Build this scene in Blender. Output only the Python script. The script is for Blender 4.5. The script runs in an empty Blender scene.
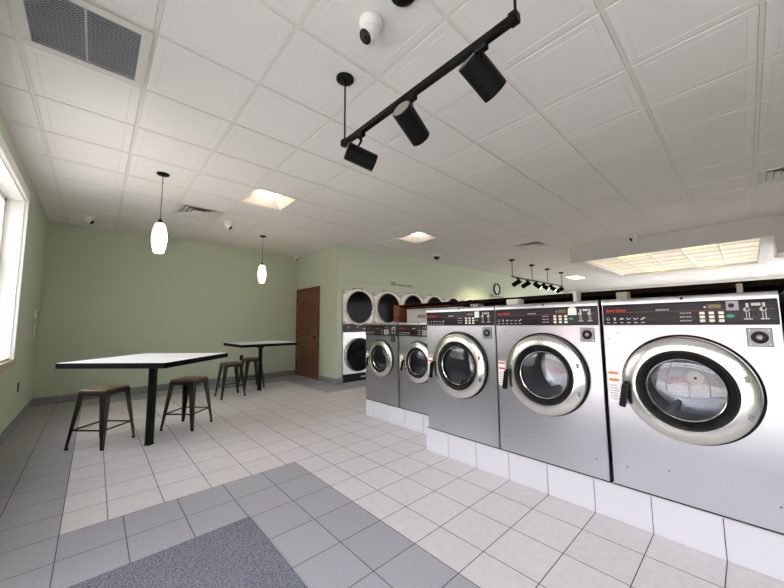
import bpy, bmesh, math, random
from mathutils import Vector, Matrix
random.seed(7)
SC = bpy.context.scene
COL = SC.collection
PI = math.pi

# ------------------------------------------------------------------ materials
def lin(c):
    if isinstance(c, str):
        c = c.lstrip('#'); c = [int(c[i:i+2], 16)/255 for i in (0, 2, 4)]
    return tuple((x/12.92 if x <= .04045 else ((x+.055)/1.055)**2.4) for x in c) + (1.0,)

def mat(name, col, rough=.5, metal=0.0, noise=0.0, nscale=40.0, bump=0.0, bscale=60.0, island=0.0,
        emit=None, estr=0.0, trans=0.0, ior=1.45, coat=0.0, stretch=None, rvar=0.0, spec=.5):
    m = bpy.data.materials.new(name); m.use_nodes = True
    nt = m.node_tree; N = nt.nodes; L = nt.links
    b = N['Principled BSDF']
    base = lin(col)
    b.inputs['Base Color'].default_value = base
    b.inputs['Roughness'].default_value = rough
    b.inputs['Metallic'].default_value = metal
    b.inputs['IOR'].default_value = ior
    b.inputs['Specular IOR Level'].default_value = spec
    b.inputs['Transmission Weight'].default_value = trans
    b.inputs['Coat Weight'].default_value = coat
    if emit:
        b.inputs['Emission Color'].default_value = lin(emit)
        b.inputs['Emission Strength'].default_value = estr
    tc = N.new('ShaderNodeTexCoord'); mp = N.new('ShaderNodeMapping')
    L.new(tc.outputs['Object'], mp.inputs['Vector'])
    if stretch: mp.inputs['Scale'].default_value = stretch
    last = None
    if noise:
        n = N.new('ShaderNodeTexNoise'); n.inputs['Scale'].default_value = nscale; n.inputs['Detail'].default_value = 3
        L.new(mp.outputs['Vector'], n.inputs['Vector'])
        r = N.new('ShaderNodeMapRange'); r.inputs['From Min'].default_value = .3; r.inputs['From Max'].default_value = .7
        r.inputs['To Min'].default_value = 1-noise; r.inputs['To Max'].default_value = 1+noise
        L.new(n.outputs['Fac'], r.inputs['Value']); last = r.outputs['Result']
    if island:
        g = N.new('ShaderNodeNewGeometry')
        r2 = N.new('ShaderNodeMapRange'); r2.inputs['To Min'].default_value = 1-island; r2.inputs['To Max'].default_value = 1+island
        L.new(g.outputs['Random Per Island'], r2.inputs['Value'])
        if last:
            mm = N.new('ShaderNodeMath'); mm.operation = 'MULTIPLY'
            L.new(last, mm.inputs[0]); L.new(r2.outputs['Result'], mm.inputs[1]); last = mm.outputs[0]
        else: last = r2.outputs['Result']
    if last:
        vm = N.new('ShaderNodeVectorMath'); vm.operation = 'SCALE'
        vm.inputs[0].default_value = base[:3]
        L.new(last, vm.inputs['Scale']); L.new(vm.outputs['Vector'], b.inputs['Base Color'])
    if bump:
        n = N.new('ShaderNodeTexNoise'); n.inputs['Scale'].default_value = bscale; n.inputs['Detail'].default_value = 2
        L.new(mp.outputs['Vector'], n.inputs['Vector'])
        bp = N.new('ShaderNodeBump'); bp.inputs['Strength'].default_value = bump; bp.inputs['Distance'].default_value = .01
        L.new(n.outputs['Fac'], bp.inputs['Height']); L.new(bp.outputs['Normal'], b.inputs['Normal'])
    if rvar:
        n = N.new('ShaderNodeTexNoise'); n.inputs['Scale'].default_value = 3
        L.new(mp.outputs['Vector'], n.inputs['Vector'])
        r = N.new('ShaderNodeMapRange'); r.inputs['To Min'].default_value = rough-rvar; r.inputs['To Max'].default_value = rough+rvar
        L.new(n.outputs['Fac'], r.inputs['Value']); L.new(r.outputs['Result'], b.inputs['Roughness'])
    return m

def wood(name, c1, c2, scale=(1, 1, 1), rough=.45, spec=.4):
    m = bpy.data.materials.new(name); m.use_nodes = True
    nt = m.node_tree; N = nt.nodes; L = nt.links; b = N['Principled BSDF']; b.inputs['Roughness'].default_value = rough; b.inputs['Specular IOR Level'].default_value = spec
    tc = N.new('ShaderNodeTexCoord'); mp = N.new('ShaderNodeMapping'); mp.inputs['Scale'].default_value = scale
    L.new(tc.outputs['Object'], mp.inputs['Vector'])
    n = N.new('ShaderNodeTexNoise'); n.inputs['Scale'].default_value = 6; n.inputs['Detail'].default_value = 6; n.inputs['Distortion'].default_value = .6
    L.new(mp.outputs['Vector'], n.inputs['Vector'])
    cr = N.new('ShaderNodeValToRGB'); cr.color_ramp.elements[0].color = lin(c1); cr.color_ramp.elements[1].color = lin(c2)
    cr.color_ramp.elements[0].position = .3; cr.color_ramp.elements[1].position = .7
    L.new(n.outputs['Fac'], cr.inputs['Fac']); L.new(cr.outputs['Color'], b.inputs['Base Color'])
    return m

M = {}
M['wall'] = mat('sage_paint', '#BEC8B2', .6, bump=.04, bscale=250)
M['white_wall'] = mat('white_paint', '#E2E2DC', .6)
M['ceil'] = mat('ceiling_tile_white', '#E6E4E0', .75, noise=.012, nscale=90, island=.012)
M['tbar'] = mat('ceiling_grid_white', '#DCDAD4', .5)
M['light_tile'] = mat('light_floor_tile', '#D3CECF', .38, noise=.05, nscale=22, island=.03, bump=.03, bscale=30)
M['grey_tile'] = mat('grey_floor_tile', '#A2A1A8', .42, noise=.22, nscale=140, island=.03, bump=.05, bscale=150)
M['grout'] = mat('grout', '#55524F', .8, noise=.1)
M['cove'] = mat('grey_cove_tile', '#85878A', .5, noise=.12, nscale=120, island=.03)
M['mat'] = mat('mat_fibre', '#737680', .95, noise=.75, nscale=150, bump=.6, bscale=160)
M['white_trim'] = mat('white_trim', '#ECEBE6', .4)
M['sill'] = mat('stone_sill', '#B9AF9F', .5, noise=.05)
M['steel'] = mat('brushed_steel', '#BCBEC4', .30, 1.0, noise=.02, nscale=3, bump=.16, bscale=2.0, rvar=.05)
M['steel_top'] = mat('steel_edge', '#CDCDCE', .3, 1.0)
M['door_ring'] = mat('cast_door_ring', '#DEDED6', .22, 1.0)
M['chrome'] = mat('chrome', '#D8D8D8', .1, 1.0)
M['lock_plate'] = mat('lock_plate_steel', '#85858A', .4, .6)
M['drum'] = mat('drum_steel', '#AFB1B7', .36, 1.0, noise=.1, nscale=60)
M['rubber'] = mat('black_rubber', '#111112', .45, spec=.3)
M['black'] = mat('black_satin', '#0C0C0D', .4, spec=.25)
M['black_gap'] = mat('black_gap', '#0A0A0A', .7)
M['panel'] = mat('panel_black', '#1E1A1F', .34, noise=.05, nscale=30, spec=.35)
M['red'] = mat('red_print', '#C83630', .5)
M['red_thin'] = mat('red_line_print', '#9A4444', .5)
M['white_print'] = mat('white_print', '#C4C1BD', .5)
M['button'] = mat('ivory_button', '#E8E3D2', .45)
M['green'] = mat('green_button', '#1E9B68', .4)
M['display'] = mat('amber_display', '#6B6135', .3, noise=.3, nscale=120)
M['sticker'] = mat('white_sticker', '#EDEBE8', .5)
M['orange'] = mat('orange_print', '#D4712F', .5)
M['red_label'] = mat('red_label_print', '#CF4A3C', .5)
M['gunmetal'] = mat('gunmetal', '#45423D', .33, .85, noise=.15, nscale=18)
M['seat_wood'] = wood('elm_seat', '#5C4C38', '#7E6A4E', (1, 8, 1), .5)
M['table_top'] = mat('white_laminate', '#F5F5F8', .3, noise=.02, nscale=40)
M['edge_black'] = mat('edge_black', '#06070B', .6, spec=.1)
M['track'] = mat('track_black', '#090909', .4, spec=.25)
M['lamp_in'] = mat('lamp_inner', '#8A877F', .4)
M['brass'] = mat('brass', '#B8924E', .3, 1.0)
M['plastic'] = mat('white_plastic', '#E9E8E4', .35)
M['grey_plastic'] = mat('grey_plastic', '#A9A7A3', .4)
M['lens'] = mat('lens_black', '#0B0B0C', .08)
M['vent_metal'] = mat('vent_white', '#D9D7D1', .45)
M['dark'] = mat('dark_void', '#1C1B1A', .9)
M['crate_metal'] = mat('crate_metal', '#A2A4A9', .45)
M['vent_shade'] = mat('vent_shade', '#4A4A48', .8)
M['duct'] = mat('duct_grey', '#26272C', .8)
M['door_wood'] = wood('stained_door', '#5C3A29', '#7C523B', (6, 6, .6), .4)
M['door_case'] = wood('stained_casing', '#563625', '#724A35', (6, 6, .6), .4)
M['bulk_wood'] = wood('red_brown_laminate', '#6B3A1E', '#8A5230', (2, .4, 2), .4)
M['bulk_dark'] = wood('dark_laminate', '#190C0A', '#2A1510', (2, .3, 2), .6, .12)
M['hinge'] = mat('dark_bronze', '#2A2320', .35, .8)
M['dryer_white'] = mat('dryer_enamel', '#F6F2EA', .3, noise=.02, nscale=10)
M['dryer_mauve'] = mat('dryer_emblem_grey', '#C4B4AE', .35)
M['dryer_steel'] = mat('dryer_steel', '#D0D0D2', .36, 1.0, bump=.03, bscale=3)
M['dark_glass'] = mat('dark_door_glass', '#040405', .12, spec=.06)
M['clock_face'] = mat('clock_face', '#E8E6DA', .5)
M['glow'] = mat('pendant_glass', '#FFF4E0', .4, emit='#FFE3B8', estr=7.0)
M['troffer'] = mat('troffer_lens', '#FFFFFF', .4, emit='#FFF0D6', estr=14.0)
M['troffer_side'] = mat('troffer_frost', '#EFE6D8', .5)
M['yellow_lens'] = mat('warm_tube_lens', '#FFFFFF', .4, emit='#FFE27A', estr=1.15)
M['white_lens'] = mat('cool_tube_lens', '#FFFFFF', .4, emit='#FFF6E0', estr=2.5)
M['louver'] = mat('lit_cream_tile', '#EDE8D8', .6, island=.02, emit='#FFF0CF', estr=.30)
M['spot_glow'] = mat('spot_lens', '#FFFFFF', .4, emit='#FFE2A8', estr=10.0)
M['soffit'] = mat('soffit_paint', '#DDDCD8', .6)
M['asphalt'] = mat('outside_paving', '#C2C0BA', .9, noise=.06, nscale=3)
M['facade'] = mat('added_facade_grey', '#8C8880', .8, noise=.08, nscale=2)
M['car_red'] = mat('car_red', '#B3191C', .25, coat=.6)
M['tyre'] = mat('tyre', '#151515', .8)
M['alu'] = mat('dark_aluminium', '#26221F', .35, .6)

def glass(name, tint=(1, 1, 1), refl=1.0, cap=.6):
    """thin clear pane: mostly transparent with a fresnel reflection"""
    m = bpy.data.materials.new(name); m.use_nodes = True
    nt = m.node_tree; N = nt.nodes; L = nt.links
    for n in list(N): N.remove(n)
    out = N.new('ShaderNodeOutputMaterial'); mix = N.new('ShaderNodeMixShader')
    t = N.new('ShaderNodeBsdfTransparent'); t.inputs['Color'].default_value = (*tint, 1)
    g = N.new('ShaderNodeBsdfGlossy'); g.inputs['Roughness'].default_value = .02
    fr = N.new('ShaderNodeFresnel'); fr.inputs['IOR'].default_value = 1.5
    mu = N.new('ShaderNodeMath'); mu.operation = 'MULTIPLY_ADD'; mu.inputs[1].default_value = refl; mu.inputs[2].default_value = 0.0
    cl = N.new('ShaderNodeMath'); cl.operation = 'MINIMUM'; cl.inputs[1].default_value = cap; L.new(mu.outputs[0], cl.inputs[0])
    L.new(fr.outputs['Fac'], mu.inputs[0]); L.new(cl.outputs[0], mix.inputs['Fac'])
    L.new(t.outputs[0], mix.inputs[1]); L.new(g.outputs[0], mix.inputs[2]); L.new(mix.outputs[0], out.inputs['Surface'])
    return m
M['pane'] = glass('window_glass', (.97, .98, .98), .6)
M['door_glass'] = glass('washer_door_glass', (.74, .75, .77), 2.0, .07)

# ------------------------------------------------------------------ mesh builder
class MB:
    def __init__(s): s.bm = bmesh.new(); s.mi = 0
    def _tag(s, faces):
        for f in faces: f.material_index = s.mi
        return faces
    def quad(s, *pts):
        vs = [s.bm.verts.new(p) for p in pts]
        return s._tag([s.bm.faces.new(vs)])
    def box(s, x0, x1, y0, y1, z0, z1, bev=0, seg=2, mtx=None):
        v = [s.bm.verts.new((x, y, z)) for x in (x0, x1) for y in (y0, y1) for z in (z0, z1)]
        F = [(0, 1, 3, 2), (4, 6, 7, 5), (0, 4, 5, 1), (2, 3, 7, 6), (0, 2, 6, 4), (1, 5, 7, 3)]
        fs = [s.bm.faces.new([v[i] for i in f]) for f in F]
        s._tag(fs)
        if bev:
            es = list({e for f in fs for e in f.edges})
            r = bmesh.ops.bevel(s.bm, geom=es, offset=bev, segments=seg, affect='EDGES', profile=.5)
            s._tag(r['faces']); v = list({w for f in fs if f.is_valid for w in f.verts} | {w for f in r['faces'] for w in f.verts})
        if mtx is not None:
            for w in v: w.co = mtx @ w.co
        return s
    def prism(s, poly, axis, a0, a1, mtx=None):
        """poly = 2D outline, extruded along axis from a0 to a1"""
        def P(p, a):
            return {'x': (a, p[0], p[1]), 'y': (p[0], a, p[1]), 'z': (p[0], p[1], a)}[axis]
        A = [s.bm.verts.new(P(p, a0)) for p in poly]; B = [s.bm.verts.new(P(p, a1)) for p in poly]
        n = len(poly); fs = []
        for i in range(n):
            fs.append(s.bm.faces.new((A[i], A[(i+1) % n], B[(i+1) % n], B[i])))
        fs.append(s.bm.faces.new(A[::-1])); fs.append(s.bm.faces.new(B))
        s._tag(fs)
        if mtx is not None:
            for w in A+B: w.co = mtx @ w.co
        return s
    def lathe(s, prof, origin=(0, 0, 0), axis=(0, 0, 1), seg=32, closed=False):
        """prof = [(r, h)], h along axis; r == 0 collapses to a point"""
        o = Vector(origin); a = Vector(axis).normalized()
        u = a.orthogonal().normalized()
        if abs(a.z) < .99: u = Vector((0, 0, 1)).cross(a).normalized()
        w = a.cross(u)
        rings = []
        for r, h in prof:
            if r <= 1e-7: rings.append([s.bm.verts.new(o + a*h)])
            else: rings.append([s.bm.verts.new(o + a*h + (u*math.cos(t) + w*math.sin(t))*r) for t in [2*PI*i/seg for i in range(seg)]])
        fs = []
        pairs = list(zip(rings, rings[1:])) + ([(rings[-1], rings[0])] if closed else [])
        for A, B in pairs:
            for i in range(seg):
                j = (i+1) % seg
                if len(A) == 1 and len(B) == 1: continue
                if len(A) == 1: fs.append(s.bm.faces.new((A[0], B[i], B[j])))
                elif len(B) == 1: fs.append(s.bm.faces.new((A[i], A[j], B[0])))
                else: fs.append(s.bm.faces.new((A[i], A[j], B[j], B[i])))
        s._tag(fs)
        return s
    def cyl(s, p0, p1, r0, r1=None, seg=16):
        p0 = Vector(p0); p1 = Vector(p1); r1 = r0 if r1 is None else r1
        d = p1-p0
        return s.lathe([(0, 0), (r0, 0), (r1, d.length), (0, d.length)], p0, d, seg)
    def bar(s, p0, p1, w, h, up=(0, 0, 1), w1=None, h1=None):
        p0 = Vector(p0); p1 = Vector(p1); d = (p1-p0).normalized()
        a = d.cross(Vector(up)).normalized(); b = a.cross(d)
        w1 = w if w1 is None else w1; h1 = h if h1 is None else h1
        A = [s.bm.verts.new(p0 + a*x*w/2 + b*y*h/2) for x, y in ((-1, -1), (1, -1), (1, 1), (-1, 1))]
        B = [s.bm.verts.new(p1 + a*x*w1/2 + b*y*h1/2) for x, y in ((-1, -1), (1, -1), (1, 1), (-1, 1))]
        fs = [s.bm.faces.new((A[i], A[(i+1) % 4], B[(i+1) % 4], B[i])) for i in range(4)]
        fs += [s.bm.faces.new(A[::-1]), s.bm.faces.new(B)]
        s._tag(fs); return s
    def build(s, name, mats, parent=None, smooth=True, angle=35):
        bm = s.bm
        bmesh.ops.recalc_face_normals(bm, faces=bm.faces[:])
        me = bpy.data.meshes.new(name)
        bm.to_mesh(me); bm.free()
        for m in (mats if isinstance(mats, (list, tuple)) else [mats]): me.materials.append(M[m] if isinstance(m, str) else m)
        if smooth:
            for p in me.polygons: p.use_smooth = True
            me.set_sharp_from_angle(angle=math.radians(angle))
        o = bpy.data.objects.new(name, me); COL.objects.link(o)
        if parent: o.parent = parent
        return o

def tag(o, label, cat, group=None):
    o['label'] = label; o['category'] = cat
    if group: o['group'] = group
    return o
def thing(name, label, cat, loc=(0, 0, 0), rz=0.0, group=None):
    o = bpy.data.objects.new(name, None); COL.objects.link(o)
    o.location = loc; o.rotation_euler = (0, 0, rz)
    o.empty_display_size = .1
    return tag(o, label, cat, group)
def struct(o): o['kind'] = 'structure'; return o
def dup(root, loc=None, rz=None, label=None, group=None):
    def rec(o, par):
        c = o.copy(); COL.objects.link(c); c.parent = par
        for ch in list(o.children): rec(ch, c)
        return c
    r = rec(root, None)
    if loc is not None: r.location = loc
    if rz is not None: r.rotation_euler = (0, 0, rz)
    if label: r['label'] = label
    if group: r['group'] = group
    return r
def text(name, body, size, m, parent, loc, rot, italic=False, bold=False, width=None, align='LEFT'):
    cu = bpy.data.curves.new(name, 'FONT'); cu.body = body; cu.size = size; cu.extrude = .0006
    cu.align_x = align; cu.shear = .25 if italic else 0
    cu.resolution_u = 3
    if bold: cu.offset = size*.02
    tmp = bpy.data.objects.new('tmp_text', cu); COL.objects.link(tmp)
    bpy.context.view_layer.update()
    me = bpy.data.meshes.new_from_object(tmp.evaluated_get(bpy.context.evaluated_depsgraph_get()))
    bpy.data.objects.remove(tmp); bpy.data.curves.remove(cu)
    if width:
        xs = [v.co.x for v in me.vertices]; k = width/max(1e-6, max(xs)-min(xs))
        for v in me.vertices: v.co.x *= k
    me.materials.clear(); me.materials.append(M[m])
    me.name = name
    o = bpy.data.objects.new(name, me); COL.objects.link(o)
    if parent: o.parent = parent
    o.location = loc; o.rotation_euler = rot
    return o

# ------------------------------------------------------------------ dimensions (metres; camera stands at x = y = 0)
CZ = 2.98
XL, YB, XD, YD, XF, YN = -.67, 7.71, 3.763, 5.86, 19.5, -3.2
XE = 16.4

# ------------------------------------------------------------------ floor
def lines(first, pitch, lo, hi, extra=()):
    k0 = math.floor((lo-first)/pitch)-1; v = [first+pitch*k for k in range(k0, k0+int((hi-lo)/pitch)+4)]
    v = [a for a in v if lo+.02 < a < hi-.02] + [lo, hi] + [e for e in extra if lo < e < hi]
    return sorted(set(v))
fl = MB()
fl.mi = 2
fl.quad((XL-.3, YN-.3, -.004), (XF+.3, YN-.3, -.004), (XF+.3, YB+.3, -.004), (XL-.3, YB+.3, -.004))
def tiles(mi, x0, x1, y0, y1, fx, fy, g=.0024):
    fl.mi = mi
    xs = lines(fx, .3, x0, x1); ys = lines(fy, .3, y0, y1)
    for a, b in zip(xs, xs[1:]):
        for c, d in zip(ys, ys[1:]):
            fl.quad((a+g, c+g, 0), (b-g, c+g, 0), (b-g, d-g, 0), (a+g, d-g, 0))
GX, GY, FX, FY = 1.405, 2.8635, .1309, .1635
tiles(1, XL, -.09, YN, YB, -.39, FY)                      # grey strip along the window wall
tiles(1, -.09, GX, YN, GY, GX, FY)                        # grey field around the mat
tiles(0, -.09, 3.2, 5.2635, 7.0635, FX, FY)
tiles(0, -.09, XF, GY, 5.2635, FX, FY)
tiles(0, GX, XF, YN, GY, FX, FY)
tiles(1, -.09, XD, 7.0635, YB, -.09, FY)
tiles(1, 3.2, XD, 5.2635, 7.0635, 3.2, FY)
tiles(1, XD, XF, 5.2635, YD, 3.2, FY)
struct(fl.build('floor', ['light_tile', 'grey_tile', 'grout'], smooth=False))

# ------------------------------------------------------------------ walls
def wall_x(name, x0, x1, y0, y1, z0, z1, holes, m='wall'):
    """wall in the y-z plane with rectangular holes [(y0,y1,z0,z1)]"""
    b = MB()
    ys = sorted({y0, y1} | {h[0] for h in holes} | {h[1] for h in holes}); zs = sorted({z0, z1} | {h[2] for h in holes} | {h[3] for h in holes})
    for a, c in zip(ys, ys[1:]):
        for d, e in zip(zs, zs[1:]):
            my, mz = (a+c)/2, (d+e)/2
            if any(h[0] < my < h[1] and h[2] < mz < h[3] for h in holes): continue
            b.box(x0, x1, a, c, d, e)
    bmesh.ops.remove_doubles(b.bm, verts=b.bm.verts[:], dist=1e-5)
    return struct(b.build(name, m, smooth=False))
W1 = (3.0, 5.47, .90, 2.68)          # window beside the tables
W2 = (-2.4, 2.2, .0, 2.55)           # glazed shop front beside the mat
wall_x('wall_left', XL-.22, XL, YN-.2, YB+.2, 0, CZ+.3, [W1, W2])
W3 = (.2, 1.9, .9, 2.5)
struct(MB().box(XL, XD+.2, YB, YB+.2, 0, CZ+.3).build('wall_back', 'wall', smooth=False))
DY0, DY1, DH = 6.56, 7.63, 2.06
wall_x('wall_door', XD, XD+.12, YD, YB, 0, CZ+.3, [(DY0+.05, DY1, 0, DH)])
# wall with the dryers: jamb, header, end
b = MB()
b.box(XD+.12, 3.925, YD+.02, YD+.9, 0, 2.0); b.box(XD+.12, XE, YD+.02, YD+.16, 2.0, CZ+.3)
b.box(10.0, XE, YD+.02, YD+.16, 0, 2.0)
b.box(XD+.12, 10.0, YD+.9, YD+1.0, 0, CZ+.3)
struct(b.build('wall_dryers', 'wall', smooth=False))
struct(MB().box(3.79, XE, YD-.004, YD+.02, 2.19, CZ).build('wall_header', 'wall', smooth=False))
wall_x('wall_far', XF, XF+.2, YN, YB+1, 0, CZ+.3, [(-2.2, 4.6, .8, 2.2)], 'white_wall')
q = thing('window_6', 'white framed window added in the far wall for daylight', 'window', (0, 0, 0)); struct(q)  # window added to bring daylight to the far end
fr = MB()
for yy in (-2.2, -.5, 1.2, 2.9, 4.52): fr.box(XF+.05, XF+.12, yy, yy+.08, .8, 2.2)
for z_ in (.8, 2.12): fr.box(XF+.055, XF+.115, -2.2, 4.6, z_, z_+.08)
fr.build('window_frame', 'white_trim', q, smooth=False)
MB().box(XF+.08, XF+.085, -2.15, 4.55, .85, 2.15).build('pane', 'pane', q, smooth=False)
struct(MB().box(XE, XF, YD+1.2, YD+1.4, 0, CZ+.3).box(XE-.1, XE, YD+.16, YD+1.4, 0, CZ+.3).build('wall_recess', 'white_wall', smooth=False))
b = MB()
for a, c, d, e in ((XL, XF, 0, .5), (XL, XF, 2.7, CZ+.3), (XL, 9.2, .5, 2.7), (13.2, 14.2, .5, 2.7), (18.6, XF, .5, 2.7)): b.box(a, c, YN-.2, YN, d, e)
struct(b.build('wall_near', 'wall', smooth=False))

# cove base
def cove(name, segs):
    b = MB()
    for ax, pos, s0, s1, out in segs:
        n = max(1, round(abs(s1-s0)/.3)); st = (s1-s0)/n
        for i in range(n):
            a, c = s0+st*i+.0015, s0+st*(i+1)-.0015
            lo, hi = min(a, c), max(a, c)
            if ax == 'x': b.box(lo, hi, min(pos, pos+out), max(pos, pos+out), 0, .12, .003, 1)
            else: b.box(min(pos, pos+out), max(pos, pos+out), lo, hi, 0, .12, .003, 1)
    return struct(b.build(name, 'cove', smooth=False))
cove('baseboard_left', [('y', XL, 2.46, YB, .012)])
cove('baseboard_back', [('x', YB, XL+.012, XD, -.012)])
cove('baseboard_door', [('y', XD, YD, DY0-.03, -.012), ('x', YD, XD-.012, 3.925, -.012), ('y', XD, DY1+.08, YB, -.012)])

# ------------------------------------------------------------------ ceiling
CX0, CY0, CP = .169, 1.0336, .61
holes = {(2, 5): 'troffer', (7, 5): 'troffer', (1, 7): 'vent', (11, 3): 'vent', (9, -3): 'vent', (-1, 2): 'grille', (7, 6): 'flat'}
b = MB(); g = MB()
i0, i1 = -2, 31; j0, j1 = -7, 10
for i in range(i0, i1+1):
    for j in range(j0, j1+1):
        xa, xb = CX0+CP*i, CX0+CP*(i+1); ya, yb = CY0+CP*j, CY0+CP*(j+1)
        if xb < XL or ya > YB+.05 or xa > XF or yb < YN: continue
        if (i, j) in holes: continue
        if xa > 8.2 and xb < 12.3 and ya > -.45 and yb < 2.8: continue
        e = .013
        def ring(ins, z): return [(max(xa+ins, XL-.1), ya+ins, z), (xb-ins, ya+ins, z), (xb-ins, yb-ins, z), (max(xa+ins, XL-.1), yb-ins, z)]
        R = [ring(e, CZ+.006), ring(e+.001, CZ), ring(.060, CZ), ring(.062, CZ+.0016), ring(.068, CZ+.0016), ring(.071, CZ+.0003)]
        V = [[b.bm.verts.new(p) for p in r] for r in R]
        for A, B in zip(V, V[1:]):
            for k in range(4): b.bm.faces.new((A[k], A[(k+1) % 4], B[(k+1) % 4], B[k]))
        b.bm.faces.new(V[-1])
for i in range(i0, i1+2):
    x = CX0+CP*i
    if x < XL-.05 or x > XF: continue
    g.box(x-.012, x+.012, YN, YB, CZ+.003, CZ+.03)
for j in range(j0, j1+2):
    y = CY0+CP*j
    if y < YN or y > YB: continue
    g.box(XL-.05, XF, y-.012, y+.012, CZ+.0035, CZ+.029)
g.box(XL, XL+.022, YN, YB, CZ-.002, CZ+.02); g.box(XL, XD, YB-.022, YB, CZ-.002, CZ+.02)
g.box(XD-.022, XD, YD, YB, CZ-.002, CZ+.02); g.box(XD-.022, XE, YD-.03, YD-.004, CZ-.002, CZ+.02)
co = b.build('ceiling', 'ceil', smooth=False); struct(co)
struct(g.build('trim_1', 'tbar', smooth=False))
struct(MB().box(XL-.2, XF+.2, YN-.2, YB+1.2, CZ+.3, CZ+.35).build('roof_slab', 'dark', smooth=False))

def cell(i, j): return CX0+CP*(i+.5), CY0+CP*(j+.5)
# troffers
def troffer(label, i, j, rz=0):
    x, y = cell(i, j)
    t = thing('ceiling_light', label, 'ceiling light', (x, y, CZ), rz, 'square recessed ceiling lights')
    h = .298
    f = MB(); f.box(-h, h, -h, -h+.02, -.003, .02); f.box(-h, h, h-.02, h, -.003, .02); f.box(-h, -h+.02, -h, h, -.003, .02); f.box(h-.02, h, -h, h, -.003, .02)
    f.build('frame', 'tbar', t, smooth=False)
    r = MB(); a, c, z = h-.02, .145, .085
    O = [(-a, -a, 0), (a, -a, 0), (a, a, 0), (-a, a, 0)]; I = [(-c, -c, z), (c, -c, z), (c, c, z), (-c, c, z)]
    for k in range(4): r.quad(O[k], O[(k+1) % 4], I[(k+1) % 4], I[k])
    r.build('reflector', 'troffer_side', t, smooth=False)
    l = MB(); l.box(-c, c, -c, c, z, z+.02); l.build('lens', 'troffer', t, smooth=False)
    return t
troffer('square recessed light glowing in the ceiling between the two pendant lamps', 2, 5)
troffer('square recessed light glowing in the ceiling beside a plain flat panel', 7, 5)
x, y = cell(7, 6)
tag(MB().box(x-.298, x+.298, y-.298, y+.298, CZ-.014, CZ+.012, .003, 1).build('ceiling_panel', 'plastic'), 'plain flat white panel set in the ceiling beside a lit square light', 'panel')

# four-way diffusers
def diffuser(label, i, j):
    x, y = cell(i, j)
    t = thing('ceiling_vent', label, 'vent', (x, y, CZ), 0, 'square louvred ceiling diffusers')
    MB().box(-.29, .29, -.29, .29, .045, .06).build('backing', 'vent_shade', t, smooth=False)
    f = MB(); h = .298
    for a, c in ((h, .265),):
        f.box(-a, a, -a, -c, -.004, .02); f.box(-a, a, c, a, -.004, .02); f.box(-a, -c, -c, c, -.004, .02); f.box(c, a, -c, c, -.004, .02)
    f.build('frame', 'vent_metal', t, smooth=False)
    for ro, ri in ((.262, .207), (.205, .149), (.147, .090)):
        l = MB()
        O = [(-ro, -ro, .0), (ro, -ro, .0), (ro, ro, .0), (-ro, ro, .0)]
        I = [(-ri, -ri, .02), (ri, -ri, .02), (ri, ri, .02), (-ri, ri, .02)]
        for k in range(4):
            l.quad(O[k], O[(k+1) % 4], I[(k+1) % 4], I[k])
            q = [Vector(p)+Vector((0, 0, .003)) for p in (O[k], O[(k+1) % 4], I[(k+1) % 4], I[k])]
            l.quad(*q)
        l.build('louver', 'vent_metal', t, smooth=False)
    MB().box(-.087, .087, -.087, .087, .0, .006).build('center_plate', 'vent_metal', t, smooth=False)
    return t
diffuser('square louvred diffuser in the ceiling beside the nearer pendant lamp', 1, 7)
diffuser('square louvred diffuser in the ceiling near the far black track light', 11, 3)
diffuser('square louvred diffuser cut by the right edge of the view', 9, -3)

# return air grille
x, y = cell(-1, 2)
t = thing('return_air_grille', 'large eggcrate return air grille in a white frame at upper left', 'grille', (x, y, CZ))
h = .298
f = MB()
for a, c in ((h, .245),):
    f.box(-a, a, -a, -c, -.012, .01, .002, 1); f.box(-a, a, c, a, -.012, .01, .002, 1); f.box(-a, -c, -c, c, -.012, .01, .002, 1); f.box(c, a, -c, c, -.012, .01, .002, 1)
f.build('frame', 'vent_metal', t, smooth=False)
c = MB(); n = 24
for k in range(n+1):
    p = -.245+.49*k/n
    c.box(-.245, .245, p-.0040, p+.0040, -.004, .0)
    c.box(p-.0010, p+.0010, -.245, .245, .001, .004)
c.build('eggcrate', 'crate_metal', t, smooth=False)
MB().box(-.005, .005, -.245, .245, -.003, .012).build('center_bar', 'vent_metal', t, smooth=False)
MB().box(-.25, .25, -.25, .25, .05, .06).build('filter_backing', 'duct', t, smooth=False)

# ------------------------------------------------------------------ windows
# window beside the tables
def win_part(name, b, m, par=None): return b.build(name, m, par, smooth=False)
wx = XL
wnd = thing('window_1', 'tall white framed window with deep white reveal in the left wall', 'window', (0, 0, 0)); struct(wnd)
y0, y1, z0, z1 = W1
cs = MB(); cw = .13
for (a, c, d, e) in ((y1, y1+cw, z0-.02, z1+cw), (y0-cw, y0, z0-.02, z1+cw), (y0, y1, z1, z1+cw)):
    cs.box(wx, wx+.018, a, c, d, e, .003, 1)
for (a, c, d, e) in ((y1+.0, y1+.035, z0-.02, z1+.035), (y0-.035, y0, z0-.02, z1+.035), (y0-.035, y1+.035, z1, z1+.035)):
    cs.box(wx+.016, wx+.03, a, c, d, e, .003, 1)
win_part('casing', cs, 'white_trim', wnd)
rv = MB(); d0 = wx-.215
rv.box(d0, wx, y1-.012, y1, z0, z1); rv.box(d0, wx, y0, y0+.012, z0, z1); rv.box(d0, wx, y0, y1, z1-.012, z1); rv.box(d0, wx, y0, y1, z0, z0+.012)
win_part('reveal', rv, 'white_trim', wnd)
fr = MB(); fd0, fd1 = wx-.19, wx-.14; s = .05
fr.box(fd0, fd1, y1-.012-s, y1-.012, z0, z1); fr.box(fd0, fd1, y0+.012, y0+.012+s, z0, z1)
fr.box(fd0, fd1, y0, y1, z1-.012-s, z1-.012); fr.box(fd0, fd1, y0, y1, z0+.012, z0+.012+s)
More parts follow.
